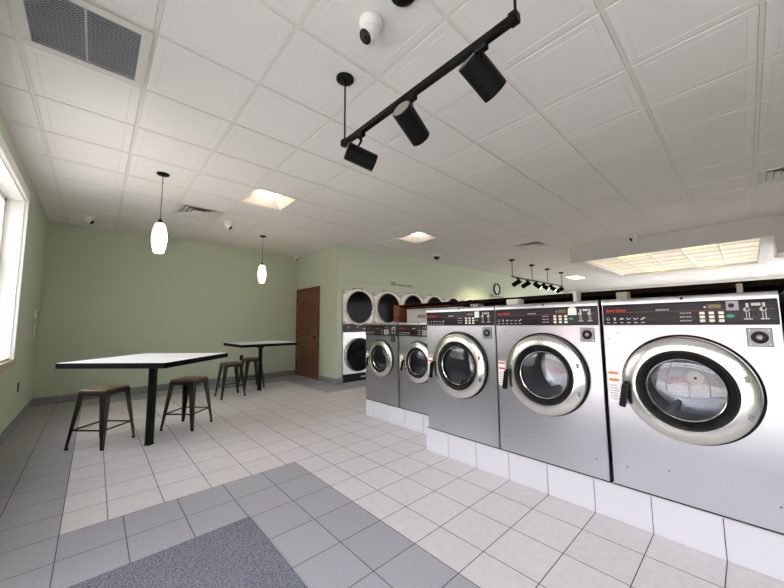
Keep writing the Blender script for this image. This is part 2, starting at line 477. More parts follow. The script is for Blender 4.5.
ym = (y0+y1)/2; fr.box(fd0, fd1, ym-.03, ym+.03, z0, z1); fr.box(fd0, fd1, y0, y1, 1.95, 2.0)
win_part('window_frame', fr, 'white_trim', wnd)
win_part('pane', MB().box(wx-.168, wx-.162, y0+.03, y1-.03, z0+.03, z1-.03), 'pane', wnd)
win_part('window_sill', MB().box(wx-.02, wx+.035, y0-cw, y1+cw+.02, z0-.09, z0-.012, .004, 1), 'sill', wnd)

# glazed shop front (seen in the washers' steel and glass)
sf = thing('window_2', 'dark framed glazed shop front beside the entrance mat', 'window', (0, 0, 0)); struct(sf)
y0, y1, z0, z1 = W2
fr = MB(); m0, m1 = wx-.16, wx-.08
for yy in (y0, -1.5, -.55, .40, 1.30, y1-.06): fr.box(m0, m1, yy, yy+.06, .0, z1)
for zz in (.0, 2.1, z1-.06): fr.box(m0+.005, m1-.005, y0, y1, zz, zz+.07)
win_part('window_frame', fr, 'alu', sf)
win_part('pane', MB().box(wx-.123, wx-.117, y0+.02, y1-.02, .03, z1-.03), 'pane', sf)

# unseen shop windows added in the near wall to light the far ceiling
for n_, (a, c) in enumerate(((9.2, 13.2), (14.2, 18.6))):
    q = thing('window_%d' % (n_+3), 'unseen dark framed shop window added in the near wall for daylight', 'window', (0, 0, 0)); struct(q)
    fr = MB()
    for xx in (a, (a+c)/2-.03, c-.06): fr.box(xx, xx+.06, YN-.14, YN-.08, .5, 2.7)
    for z_ in (.5, 2.64): fr.box(a, c, YN-.135, YN-.085, z_, z_+.06)
    fr.build('window_frame', 'alu', q, smooth=False)
    MB().box(a+.02, c-.02, YN-.113, YN-.107, .52, 2.68).build('pane', 'pane', q, smooth=False)

# outside ground
struct(MB().box(-40, XL-.22, -30, 30, -.16, -.06).box(XL-.22, 40, -30, YN-.2, -.16, -.06).box(XF+.2, 40, YN-.2, 30, -.16, -.06).build('ground', 'asphalt', smooth=False))

# unseen facade across the street, added to darken the sky mirrored in the steel
b = MB(); b.box(-30, -22, -26, 30, -.1, 7.5); b.box(-22.3, -21.8, -26, 30, 7.2, 7.8)
for q in range(12): b.box(-22.02, -21.95, -24+4.4*q, -21.4+4.4*q, .9, 3.2); b.box(-22.02, -21.95, -24+4.4*q, -22+4.4*q, 4.4, 6.2)
struct(b.build('added_facade', 'facade', smooth=False))

# red car outside, mirrored in the washer doors
t = thing('car', 'red car outside the shop front, mirrored in the washer door glass', 'car', (-8.2, 1.9, -.06), PI/2)
b = MB(); b.prism([(-2.1, .35), (-2.1, .72), (-1.95, .86), (-1.0, .93), (-.35, 1.40), (.85, 1.42), (1.55, .98), (2.05, .92), (2.12, .60), (2.08, .35)], 'y', -.82, .82)
bmesh.ops.bevel(b.bm, geom=b.bm.edges[:], offset=.05, segments=2, affect='EDGES')
b.build('body', 'car_red', t)
for sy in (-.825, .825):
    MB().prism([(-.85, .95), (-.32, 1.32), (.20, 1.34), (.20, .95)], 'y', sy-.006, sy+.006).build('side_window', 'lens', t, smooth=False)
    MB().prism([(.27, .95), (.27, 1.34), (.82, 1.34), (1.35, .97)], 'y', sy-.006, sy+.006).build('side_window', 'lens', t, smooth=False)
    for xx in (-1.3, 1.3): MB().lathe([(0, -.11), (.2, -.11), (.31, -.10), (.33, -.06), (.33, .06), (.31, .10), (.2, .11), (0, .11)], (xx, sy*.9, .33), (0, 1, 0), 24).build('wheel', 'tyre', t)

# ------------------------------------------------------------------ brown door
dr = thing('door_1', 'brown stained wooden door with arched grooved panel in the sage wall', 'door', (XD, 0, 0)); struct(dr)
lf = MB()
a, c = DY0+.055, DY1-.045                                  # leaf edges in y
lf.box(.0, .04, a, c, .008, 2.035, .003, 1)
leaf = lf.build('leaf', 'door_wood', dr, smooth=False)
# stiles and rails stand proud of the panels; the upper opening has an arched top
fr = MB(); st = .125
fr.box(-.030, .002, a, a+st, .01, 2.033, .004, 1); fr.box(-.030, .002, c-st, c, .01, 2.033, .004, 1)
fr.box(-.030, .002, a+st, c-st, .01, .21, .004, 1); fr.box(-.030, .002, a+st, c-st, .80, .94, .004, 1)
pa, pc = a+st, c-st
n = 16; arch = [(pa, 2.033), (pc, 2.033)]
arch += [(pc + (pa-pc)*k/n, 1.70 + .17*math.sin(PI*k/n)**.8) for k in range(n+1)]
fr.prism(arch, 'x', -.030, .002)
fr.build('stile', 'door_wood', dr, smooth=False)
k = 5; pw = (pc-pa-.03)/k
for q in range(k):
    p0 = pa+.015+pw*q
    MB().box(-.020, .003, p0+.010, p0+pw-.010, .965, 1.66 + .16*math.sin(PI*(q+.5)/k)**.8, .008, 2).build('plank_panel', 'door_wood', dr, smooth=False)
MB().box(-.022, .003, pa+.045, pc-.045, .255, .755, .014, 1).build('lower_panel', 'door_wood', dr, smooth=False)
cs = MB()
cs.box(-.036, .12, DY0, DY0+.05, 0, 2.06); cs.box(-.036, .12, DY1-.04, DY1+.03, 0, 2.06); cs.box(-.036, .12, DY0, DY1+.03, 2.04, 2.12)
cs.build('casing', 'door_case', dr, smooth=False)
hd = MB()
hd.lathe([(0, -.030), (.03, -.030), (.03, -.038), (.012, -.040), (.011, -.061), (.026, -.068), (.029, -.082), (.018, -.094), (0, -.096)], (0, a+.065, .95), (1, 0, 0), 20)
hd.build('door_knob', 'hinge', dr)
for z in (.3, 1.08, 1.84):
    MB().cyl((-.038, c+.004, z-.055), (-.038, c+.004, z+.055), .010, seg=10).box(-.036, -.029, c-.02, c+.02, z-.05, z+.05).build('hinge', 'hinge', dr)

# ------------------------------------------------------------------ wall devices
def outlet(label, loc, rz):
    t = thing('wall_outlet', label, 'outlet', loc, rz, 'black wall outlets')
    MB().box(-.036, .036, -.006, 0, -.058, .058, .003, 2).build('cover_plate', 'black', t)
    for z in (-.022, .022): MB().lathe([(0, -.0085), (.016, -.0085), (.017, -.005)], (0, 0, z), (0, 1, 0), 16).build('socket', 'black', t)
    return t
outlet('black wall outlet low on the window wall under the sill', (XL, 6.2, .495), PI/2)
outlet('black wall outlet low on the back wall behind the far stools', (2.46, YB, .515), 0)
t = thing('thermostat', 'small dark fronted thermostat on the window wall above a white plate', 'thermostat', (XL, 7.15, 1.44), PI/2)
MB().box(-.055, .055, -.025, .002, -.06, .06, .006, 2).build('body', 'plastic', t)
MB().box(-.035, .035, -.028, -.024, -.03, .04, .002, 1).build('screen', 'panel', t)
tag(MB().box(XL, XL+.012, 7.11, 7.19, 1.085, 1.32, .004, 2).build('wall_plate', 'plastic'), 'tall white plate on the window wall below the thermostat', 'wall plate')

# ------------------------------------------------------------------ entrance mat
tag(MB().box(-.6, .808, -.6, 2.272, 0.0005, .008, .003, 1).build('entrance_mat', 'mat', smooth=False), 'speckled charcoal entrance mat on the grey floor tiles', 'mat')

# ------------------------------------------------------------------ tables
def make_table():
    t = thing('high_table', '', 'table', (0, 0, 0), 0, 'square white topped high tables')
    s = .52; z = .905
    MB().box(-s+.004, s-.004, -s+.004, s-.004, z-.036, z).build('tabletop', 'table_top', t, smooth=False)
    e = MB()
    for q in range(4):
        e.box(-s, s, -s-.001, -s+.004, z-.050, z-.001, mtx=Matrix.Rotation(q*PI/2, 4, 'Z'))
    e.box(-s+.004, s-.004, -s+.004, s-.004, z-.050, z-.0365)
    e.build('edge_band', 'edge_black', t, smooth=False)
    p = MB(); p.box(-.029, .029, -.029, .029, .012, z-.051, .005, 2)
    p.build('pedestal', 'black', t, smooth=False)
    for q in range(4):
        gm = MB(); gm.prism([(.027, z-.051), (.085, z-.051), (.085, z-.062), (.027, z-.122)], 'y', -.026, .026, mtx=Matrix.Rotation(q*PI/2, 4, 'Z'))
        gm.build('gusset', 'black', t, smooth=False)
    MB().box(-.034, .034, -.034, .034, 0, .013, .003, 1).build('foot', 'black', t, smooth=False)
    return t
t1 = make_table(); t1.location = (.487, 4.33, 0); t1.rotation_euler.z = PI/4
t1['label'] = 'larger looking square high table with white top standing cornerwise near the window'
t2 = dup(t1, (2.385, 6.385, 0), 0, 'square white topped high table standing beside the brown door')

# ------------------------------------------------------------------ stools
def make_stool():
    t = thing('stool', '', 'stool', (0, 0, 0), 0, 'backless metal stools with wooden seats')
    H = .585; a, f_ = .132, .185
    MB().box(-.148, .148, -.148, .148, H-.022, H, .012, 3).build('seat', 'seat_wood', t)
    r = MB()
    for q in range(4):
        mt = Matrix.Rotation(q*PI/2, 4, 'Z')
        r.prism([(-.146, H-.024), (.146, H-.024), (.150, H-.055), (.105, H-.075), (.06, H-.062), (-.06, H-.062), (-.105, H-.075), (-.150, H-.055)], 'y', -.150, -.144, mtx=mt)
    r.box(-.145, .145, -.145, .145, H-.03, H-.022)
    r.build('seat_frame', 'gunmetal', t, smooth=False)
    for sx in (-1, 1):
        for sy in (-1, 1):
            l = MB()
            top = Vector((sx*a, sy*a, H-.03)); bot = Vector((sx*f_, sy*f_, .012))
            # folded sheet leg: two flanges meeting at the outer corner, tapering downwards
            for ax in (0, 1):
                w0, w1 = .062, .026
                d = Vector((-sx, 0, 0)) if ax == 0 else Vector((0, -sy, 0))
                n = Vector((0, -sy, 0)) if ax == 0 else Vector((-sx, 0, 0))
                o = Vector((sx*.014, sy*.014, 0))
                pts = [top+o, top+o+d*w0, bot+o+d*w1, bot+o]
                A = [l.bm.verts.new(p) for p in pts]; B = [l.bm.verts.new(p+n*.005) for p in pts]
                for i in range(4): l.bm.faces.new((A[i], A[(i+1) % 4], B[(i+1) % 4], B[i]))
                l.bm.faces.new(A[::-1]); l.bm.faces.new(B)
            leg = l.build('leg', 'gunmetal', t, smooth=False)
            MB().cyl((sx*(f_+.003), sy*(f_+.003), 0), (sx*(f_+.003), sy*(f_+.003), .022), .017, .014, 12).build('rubber_foot', 'rubber', leg)
    k = f_-(f_-a)*.30
    for q in range(4):
        mt = Matrix.Rotation(q*PI/2, 4, 'Z')
        p0 = mt @ Vector((-k, -k, .185)); p1 = mt @ Vector((k, -k, .185))
        MB().bar(p0, p1, .006, .016).build('stretcher', 'gunmetal', t, smooth=False)
    return t
s1 = make_stool(); s1.location = (.12, 4.735, 0); s1.rotation_euler.z = PI/4
s1['label'] = 'backless metal stool nearest the window, at the table standing cornerwise'
dup(s1, (.915, 4.79, 0), PI/4, 'backless metal stool on the side of the cornerwise table away from the window')
dup(s1, (1.82, 6.235, 0), 0, 'nearer of the two backless stools at the table by the brown door')
dup(s1, (2.37, 6.80, 0), 0, 'backless stool between the back wall and the table by the brown door')

# ------------------------------------------------------------------ pendants
def make_pendant():
    t = thing('pendant_lamp', '', 'pendant lamp', (0, 0, CZ), 0, 'glowing barrel glass pendant lamps')
    MB().lathe([(0, 0), (.062, 0), (.062, -.012), (.045, -.022), (.008, -.026), (0, -.026)], seg=28).build('canopy', 'black', t)
    MB().cyl((0, 0, -.56), (0, 0, -.02), .0035, seg=8).build('cord', 'black', t)
    MB().lathe([(0, -.535), (.012, -.535), (.024, -.56), (.026, -.588), (0, -.588)], seg=20).build('socket_cap', 'hinge', t)
    pr = [(.028, -.585), (.040, -.588), (.052, -.62), (.066, -.68), (.073, -.745), (.071, -.80), (.060, -.865), (.048, -.915), (.043, -.923), (.038, -.92), (.040, -.91)]
    MB().lathe(pr + [(0, -.90)], seg=32).build('lamp_shade', 'glow', t)
    return t
p1 = make_pendant(); p1.location = (.48, 4.405, CZ)
p1['label'] = 'glowing barrel pendant lamp hanging above the cornerwise white table'
dup(p1, (2.335, 6.288, CZ), 0, 'glowing barrel pendant lamp hanging above the table by the door')

# ------------------------------------------------------------------ security cameras
def turret(label, loc, aim, s=1.0):
    t = thing('security_camera', label, 'security camera', loc, 0, 'white ceiling security cameras')
    MB().lathe([(0, 0), (.058*s, 0), (.060*s, -.008*s), (.056*s, -.032*s), (.046*s, -.046*s), (0, -.046*s)], seg=32).build('mount', 'plastic', t)
    d = Vector(aim).normalized(); o = Vector((0, 0, -.060*s))
    MB().lathe([(0, -.046*s), (.022*s, -.042*s), (.040*s, -.022*s), (.046*s, 0), (.045*s, .02*s), (.043*s, .048*s), (.037*s, .056*s), (.036*s, .052*s), (0, .052*s)], o, d, 32).build('body', 'plastic', t)
    MB().lathe([(0, .056*s), (.018*s, .058*s), (.035*s, .0535*s), (.035*s, .050*s), (0, .05*s)], o, d, 28).build('lens_ring', 'black', t)
    MB().lathe([(0, .066*s), (.011*s, .063*s), (.015*s, .056*s)], o, d, 20).build('lens', 'lens', t)
    return t
turret('large white turret camera on the ceiling above the near track light', (1.08, 1.34, CZ), (-.62, .12, -.776), 1.12)
turret('small white turret camera on the ceiling near the back corner of the window wall', (-.168, 6.894, CZ), (.666, -.331, -.55), 1.1)
turret('small white turret camera on the ceiling beside the louvred diffuser', (1.56, 5.80, CZ), (.6, -.45, -.6), 1.1)
turret('small white turret camera tucked in the ceiling corner above the brown door', (3.66, 7.58, CZ), (.337, -.568, -.75), 1.0)
turret('small white turret camera on the ceiling before the hanging light cloud', (7.85, 1.41, CZ), (-.536, .69, -.487), 1.2)
t = thing('dome_camera', 'white dome camera with dark bubble on the ceiling beyond the lit square light', 'security camera', (6.28, 5.18, CZ))
MB().lathe([(0, 0), (.11, 0), (.112, -.045), (.095, -.06), (0, -.06)], seg=32).build('mount', 'plastic', t)
MB().lathe([(.078, -.058), (.076, -.085), (.058, -.115), (.03, -.132), (0, -.137)], seg=32).build('bubble', 'lens', t)
t = thing('ceiling_canopy', 'black round canopy on the ceiling cut by the top edge of the view', 'canopy', (1.10, 1.095, CZ))
MB().lathe([(0, 0), (.07, 0), (.07, -.014), (.05, -.026), (0, -.028)], seg=28).build('cover', 'track', t)
MB().cyl((0, 0, -.03), (0, 0, -.026), .012).build('set_screw', 'brass', t)

# ------------------------------------------------------------------ track lights
def lamp_head(parent, pos, d, track_z, track_xy, L=.205, R=.058, lit=False):
    """cylinder spot on a stub under the track; d points from cap to mouth"""
    pos = Vector(pos); d = Vector(d).normalized()
    back = pos - d*L/2
    h = MB(); h.lathe([(0, 0), (R-.004, 0), (R, .004), (R, L), (R-.005, L), (R-.005, L-.03), (0, L-.03)], back, d, 32)
    hd = h.build('lamp_head', 'track', parent)
    MB().lathe([(0, -.002), (R-.008, -.002), (R-.008, .001)], back, d, 28).build('cap', 'lamp_in', hd)
    MB().lathe([(0, L-.026), (R-.007, L-.022)], back, d, 28).build('lamp_lens', 'spot_glow' if lit else 'lamp_in', hd)
    sx, sy = track_xy
    st = MB(); st.box(sx-.016, sx+.016, sy-.03, sy+.03, track_z-.045, track_z-.012, .003, 1)
    j = Vector((sx, sy, track_z-.075))
    st.cyl((sx, sy, track_z-.045), j, .009, seg=10); st.bar(j, pos - d*L*.25, .012, .012, up=(.3, .2, 1))
    st.build('stem_joint', 'track', hd)
    return hd
TX, TZ = 1.215, 2.50
t = thing('track_light', 'near black track light with three large cylinder spots on a hanging bar', 'track light', (0, 0, 0))
b = MB(); b.box(TX-.017, TX+.017, .56, 1.83, TZ-.02, TZ+.015, .003, 1)
b.build('track', 'track', t, smooth=False)
for y in (.552, 1.80): MB().box(TX-.021, TX+.021, y-.010, y+.030, TZ-.024, TZ+.022, .006, 2).build('end_cap', 'track', t)
for y in (1.803, .555):
    MB().cyl((TX, y, TZ+.015), (TX, y, CZ-.01), .006, seg=10).build('stem', 'track', t)
    MB().lathe([(0, CZ), (.062, CZ), (.062, CZ-.012), (.04, CZ-.022), (0, CZ-.024)], (TX, y, 0), (0, 0, 1), 28).build('canopy', 'track', t)
lamp_head(t, (1.269, 1.691, 2.371), (.887, -.362, -.286), TZ, (TX, 1.617))
lamp_head(t, (1.236, 1.18, 2.345), (.905, .15, -.398), TZ, (TX, 1.155))
lamp_head(t, (1.31, .775, 2.427), (.828, -.2, -.523), TZ, (TX, .72), L=.20, R=.064)

t = thing('track_light', 'far black track light with six small spots before the clock wall', 'track light', (0, 0, 0))
b = MB(); b.box(8.36, 12.0, 4.253, 4.287, 2.485, 2.52, .003, 1); b.build('track', 'track', t, smooth=False)
for x in (8.40, 9.62, 10.75, 11.91):
    MB().cyl((x, 4.27, 2.51), (x, 4.27, CZ-.01), .010, seg=8).build('stem', 'track', t)
    MB().lathe([(0, CZ), (.08, CZ), (.08, CZ-.02), (.05, CZ-.04), (0, CZ-.042)], (x, 4.27, 0), (0, 0, 1), 20).build('canopy', 'track', t)
SPOT = []
FL, FR = (-.04, .889, -.457), (.016, -.795, -.607)          # towards the dryer wall / towards the room
for x, d, lit in ((8.68, FL, False), (9.25, FL, False), (9.93, FR, True), (10.47, FR, True), (11.05, FR, True), (11.78, FL, False)):
    dv = Vector(d).normalized(); hp = Vector((x, 4.27, 2.36)) + Vector((0, .02*(1 if d is FL else -1), 0))
    hd = lamp_head(t, hp, dv, 2.50, (x, 4.27), L=.26, R=.066, lit=lit)
    SPOT.append((hd, hp, dv, lit))

# ------------------------------------------------------------------ hanging light cloud and bulkheads
t = thing('ceiling_cloud', 'white boxed ceiling frame with glowing tile grid above the washer aisle', 'ceiling frame', (0, 0, 0))
X0, X1, Y0, Y1, Z0 = 8.22, 12.25, -.41, 2.72, 2.64
b = MB()
b.box(X0, X0+.10, Y0, Y1, Z0, CZ); b.box(X1-.30, X1, Y0, Y1, Z0, CZ); b.box(X0+.10, X1-.30, Y1-.26, Y1, Z0, CZ); b.box(X0+.10, X1-.30, Y0, Y0+.14, Z0, CZ)
b.build('frame', 'soffit', t, smooth=False)
ix0, ix1, iy0, iy1, iz = X0+.10, X1-.30, Y0+.14, Y1-.26, 2.70
nx, ny = 6, 5; px, py = (ix1-ix0)/nx, (iy1-iy0)/ny
lit = {(0, 1): 0, (0, 3): 0, (5, 1): 1, (5, 3): 0}
b = MB(); gr = MB()
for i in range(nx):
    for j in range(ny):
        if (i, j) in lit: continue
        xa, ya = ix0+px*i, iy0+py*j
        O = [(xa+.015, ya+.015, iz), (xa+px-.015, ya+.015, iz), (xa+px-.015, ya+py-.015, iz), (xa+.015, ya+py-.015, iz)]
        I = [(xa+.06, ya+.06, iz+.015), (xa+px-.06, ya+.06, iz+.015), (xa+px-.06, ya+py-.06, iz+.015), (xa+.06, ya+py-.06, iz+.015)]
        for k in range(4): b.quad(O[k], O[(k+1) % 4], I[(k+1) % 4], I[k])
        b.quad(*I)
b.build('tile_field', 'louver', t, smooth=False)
for i in range(nx+1): gr.box(ix0+px*i-.015, ix0+px*i+.015, iy0, iy1, iz-.006, iz+.02)
for j in range(ny+1): gr.box(ix0, ix1, iy0+py*j-.015, iy0+py*j+.015, iz-.005, iz+.019)
gr.build('tile_grid', 'tbar', t, smooth=False)
for (i, j), c in lit.items():
    xa, ya = ix0+px*i, iy0+py*j
    MB().box(xa+.015, xa+px-.015, ya+.015, ya+py-.015, iz+.01, iz+.02).build('lamp_lens', 'yellow_lens', t, smooth=False)
struct(MB().box(8.34, 9.0, YN, Y0, 2.36, CZ).build('trim_2', 'soffit', smooth=False))
def far_light(label, x, y):
    q = thing('ceiling_light', label, 'ceiling light', (x, y, CZ), 0, 'far flush ceiling lights')
    MB().box(-.5, .5, -.22, .22, -.02, 0).build('frame', 'tbar', q, smooth=False)
    MB().box(-.46, .46, -.18, .18, -.03, -.018).build('lens', 'white_lens', q, smooth=False)
far_light('far flush ceiling light just beyond the far track light', 13.55, 4.35)
far_light('far flush ceiling light beyond the glowing boxed ceiling frame', 18.0, -.42)
tag(MB().box(XF-.04, XF, 5.1, 6.5, 1.95, 2.6).build('wall_screen', 'dark', smooth=False), 'dark rectangular panel on the far white wall', 'panel')

# ------------------------------------------------------------------ wall clock and lettering
t = thing('wall_clock', 'round black rimmed clock high on the dryer wall', 'clock', (10.32, YD-.004, 2.42))
MB().lathe([(.165, 0), (.165, -.03), (.175, -.045), (.20, -.045), (.21, -.03), (.21, 0)], axis=(0, 1, 0), seg=40).build('rim', 'black', t)
MB().lathe([(0, -.012), (.168, -.012), (.168, 0)], axis=(0, 1, 0), seg=40).build('dial', 'clock_face', t)
MB().box(-.007, .007, -.020, -.015, -.02, .09, mtx=Matrix.Rotation(math.radians(-40), 4, 'Y')).build('hour_hand', 'black', t, smooth=False)
MB().box(-.005, .005, -.024, -.020, -.03, .135, mtx=Matrix.Rotation(math.radians(150), 4, 'Y')).build('minute_hand', 'black', t, smooth=False)
k = MB()
for q in range(12):
    k.box(-.006, .006, -.016, -.012, .125, .155, mtx=Matrix.Rotation(q*PI/6, 4, 'Y'))
k.build('hour_marks', 'black', t, smooth=False)
RX = (PI/2, 0, 0)
def sign(name, label, x, z, big, small, s, w1, w2):
    q = thing(name, label, 'lettering', (x, YD-.0045, z))
    text('bold_lettering', big, s*1.35, 'black', q, (0, 0, 0), RX, True, True, w1)
    text('small_lettering', small, s*.75, 'black', q, (w1+.04, 0, 0), RX, False, True, w2)
sign('wall_lettering', 'black lettering on the sage wall above the dryers', 5.315, 2.20, 'XLR', 'dryers & wash', .085, .18, .55)
sign('wall_lettering', 'black lettering on the sage wall under the round clock', 9.85, 2.14, 'Alb', 'dryers & wash', .085, .28, .58)

# ------------------------------------------------------------------ stacked dryers
def make_dryer():
    t = thing('stacked_dryer', '', 'dryer', (0, 0, 0), 0, 'stacked dryers built into the wall')
    Wd, D = .845, .80; h = Wd/2
    def front(z0, z1, zc, r, name, m):
        b = MB(); n = 48
        C = [b.bm.verts.new((r*math.cos(2*PI*k/n), 0, zc+r*math.sin(2*PI*k/n))) for k in range(n)]
        O = []
        for k in range(n):
            a = 2*PI*k/n; c, s = math.cos(a), math.sin(a)
            k1 = h/abs(c) if abs(c) > 1e-6 else 9; k2 = ((z1-zc) if s > 0 else (zc-z0))/abs(s) if abs(s) > 1e-6 else 9
            q = min(k1, k2); O.append(b.bm.verts.new((q*c, 0, zc+q*s)))
        for k in range(n): b.bm.faces.new((C[k], C[(k+1) % n], O[(k+1) % n], O[k]))
        for (xx, zz) in ((h, z1), (-h, z1), (-h, z0), (h, z0)):
            near = sorted(range(n), key=lambda k: (O[k].co - Vector((xx, 0, zz))).length)[:2]
            cv = b.bm.verts.new((xx, 0, zz))
            try: b.bm.faces.new((O[near[0]], cv, O[near[1]]))
            except Exception: pass
        return b.build(name, m, t, smooth=False)
    MB().box(-h, h, .004, D, 0, 1.99).build('cabinet', 'dryer_steel', t, smooth=False)
    for z0, z1, zc, mm in ((1.255, 1.985, 1.622, 'dryer_white'), (.18, 1.065, .575, 'dryer_steel')):
        front(z0, z1, zc, .32, 'front_panel', mm)
        up = mm == 'dryer_white'
        if up:
            # wide rounded enamel bezel with chamfered shoulders around the door
            for sx in (-1, 1):
                MB().prism([(sx*.415, z1-.008), (sx*.415, z1-.075), (sx*.385, z1-.09), (sx*.30, z1-.035), (sx*.24, z1-.008)], 'y', -.006, 0).build('corner_trim', 'dryer_mauve', t, smooth=False)
                MB().prism([(sx*.415, z0+.008), (sx*.415, z0+.05), (sx*.385, z0+.06), (sx*.31, z0+.008)], 'y', -.006, 0).build('corner_trim', 'dryer_mauve', t, smooth=False)
            MB().lathe([(.405, -.002), (.402, -.014), (.385, -.026), (.36, -.030), (.33, -.030)], (0, 0, zc), (0, 1, 0), 56).build('bezel', 'dryer_white', t)
        r = MB(); r.lathe([(.368, -.002), (.368, -.04), (.363, -.048), (.356, -.050), (.350, -.044), (.348, -.03)], (0, 0, zc), (0, 1, 0), 56)
        dd = r.build('door', 'chrome', t)
        MB().lathe([(.351, -.044), (.338, -.046), (.332, -.036)], (0, 0, zc), (0, 1, 0), 56).build('gasket', 'rubber', dd)
        MB().lathe([(.34, -.038), (.20, -.040), (.10, -.041), (0, -.041)], (0, 0, zc), (0, 1, 0), 40).build('door_glass', 'dark_glass', dd)
        MB().box(.352, .372, -.075, -.04, zc-.07, zc+.07, .006, 2).build('door_handle', 'chrome' if up else 'black', dd)
    MB().box(-h+.004, h-.004, -.012, 0, 1.068, 1.252, .004, 1).build('control_panel', 'panel', t)
    for x in (-.30, -.06):
        MB().lathe([(0, -.035), (.02, -.033), (.024, -.012)], (x, 0, 1.175), (0, 1, 0), 20).build('dial', 'grey_plastic', t)
    MB().box(.10, .26, -.0135, -.011, 1.13, 1.15).build('price_strip', 'white_print', t, smooth=False)
    MB().box(-h+.004, h-.004, -.004, 0, .005, .175).build('kick_plate', 'black', t, smooth=False)
    MB().box(.05, .20, -.006, -.003, .075, .10).build('badge', 'grey_plastic', t, smooth=False)
    return t
d1 = make_dryer()
lab = ['stacked dryer at the wall corner beside the brown door', 'second stacked dryer from the wall corner', 'third stacked dryer from the wall corner', 'fourth stacked dryer from the wall corner',
       'fifth stacked dryer from the wall corner', 'sixth stacked dryer from the wall corner', 'seventh stacked dryer from the wall corner']
for k in range(7):
    o = d1 if k == 0 else dup(d1)
    o.location = (4.352+.865*k, YD+.005, 0); o['label'] = lab[k]
nm = ['1', '2', '3', '4']
for k in range(4):
    q = tag(text('wall_lettering', 'dryer 1%d 2%d' % (k, k), .05, 'black', None, (4.352+.865*k-.17, YD+.0195, 2.02), RX, False, True, .30), ['small black lettering over the corner dryer', 'small black lettering over the second dryer from the corner', 'small black lettering over the third dryer from the corner', 'small black lettering over the fourth dryer from the corner'][k], 'lettering', 'small lettering over the dryers')

# ------------------------------------------------------------------ washers
PL = .215   # tiled plinth height
def plate_with_hole(Wd, z0, z1, zc, r, y, mb):
    h = Wd/2; n = 64
    C = [mb.bm.verts.new((r*math.cos(2*PI*k/n), y, zc+r*math.sin(2*PI*k/n))) for k in range(n)]
    O = []
    for k in range(n):
        a = 2*PI*k/n; c, s = math.cos(a), math.sin(a)
        k1 = h/abs(c) if abs(c) > 1e-6 else 99; k2 = ((z1-zc) if s > 0 else (zc-z0))/abs(s) if abs(s) > 1e-6 else 99
        q = min(k1, k2); O.append(mb.bm.verts.new((q*c, y, zc+q*s)))
    for k in range(n): mb.bm.faces.new((C[k], C[(k+1) % n], O[(k+1) % n], O[k]))
    for xx, zz in ((h, z1), (-h, z1), (-h, z0), (h, z0)):
        near = sorted(range(n), key=lambda k: (O[k].co - Vector((xx, y, zz))).length)[:2]
        if min((O[k].co - Vector((xx, y, zz))).length for k in near) < 1e-5: continue
        cv = mb.bm.verts.new((xx, y, zz)); mb.bm.faces.new((O[near[0]], cv, O[near[1]]))
    # inner lip of the hole
    B = [mb.bm.verts.new(v.co + Vector((0, .03, 0))) for v in C]
    for k in range(n): mb.bm.faces.new((C[k], C[(k+1) % n], B[(k+1) % n], B[k]))

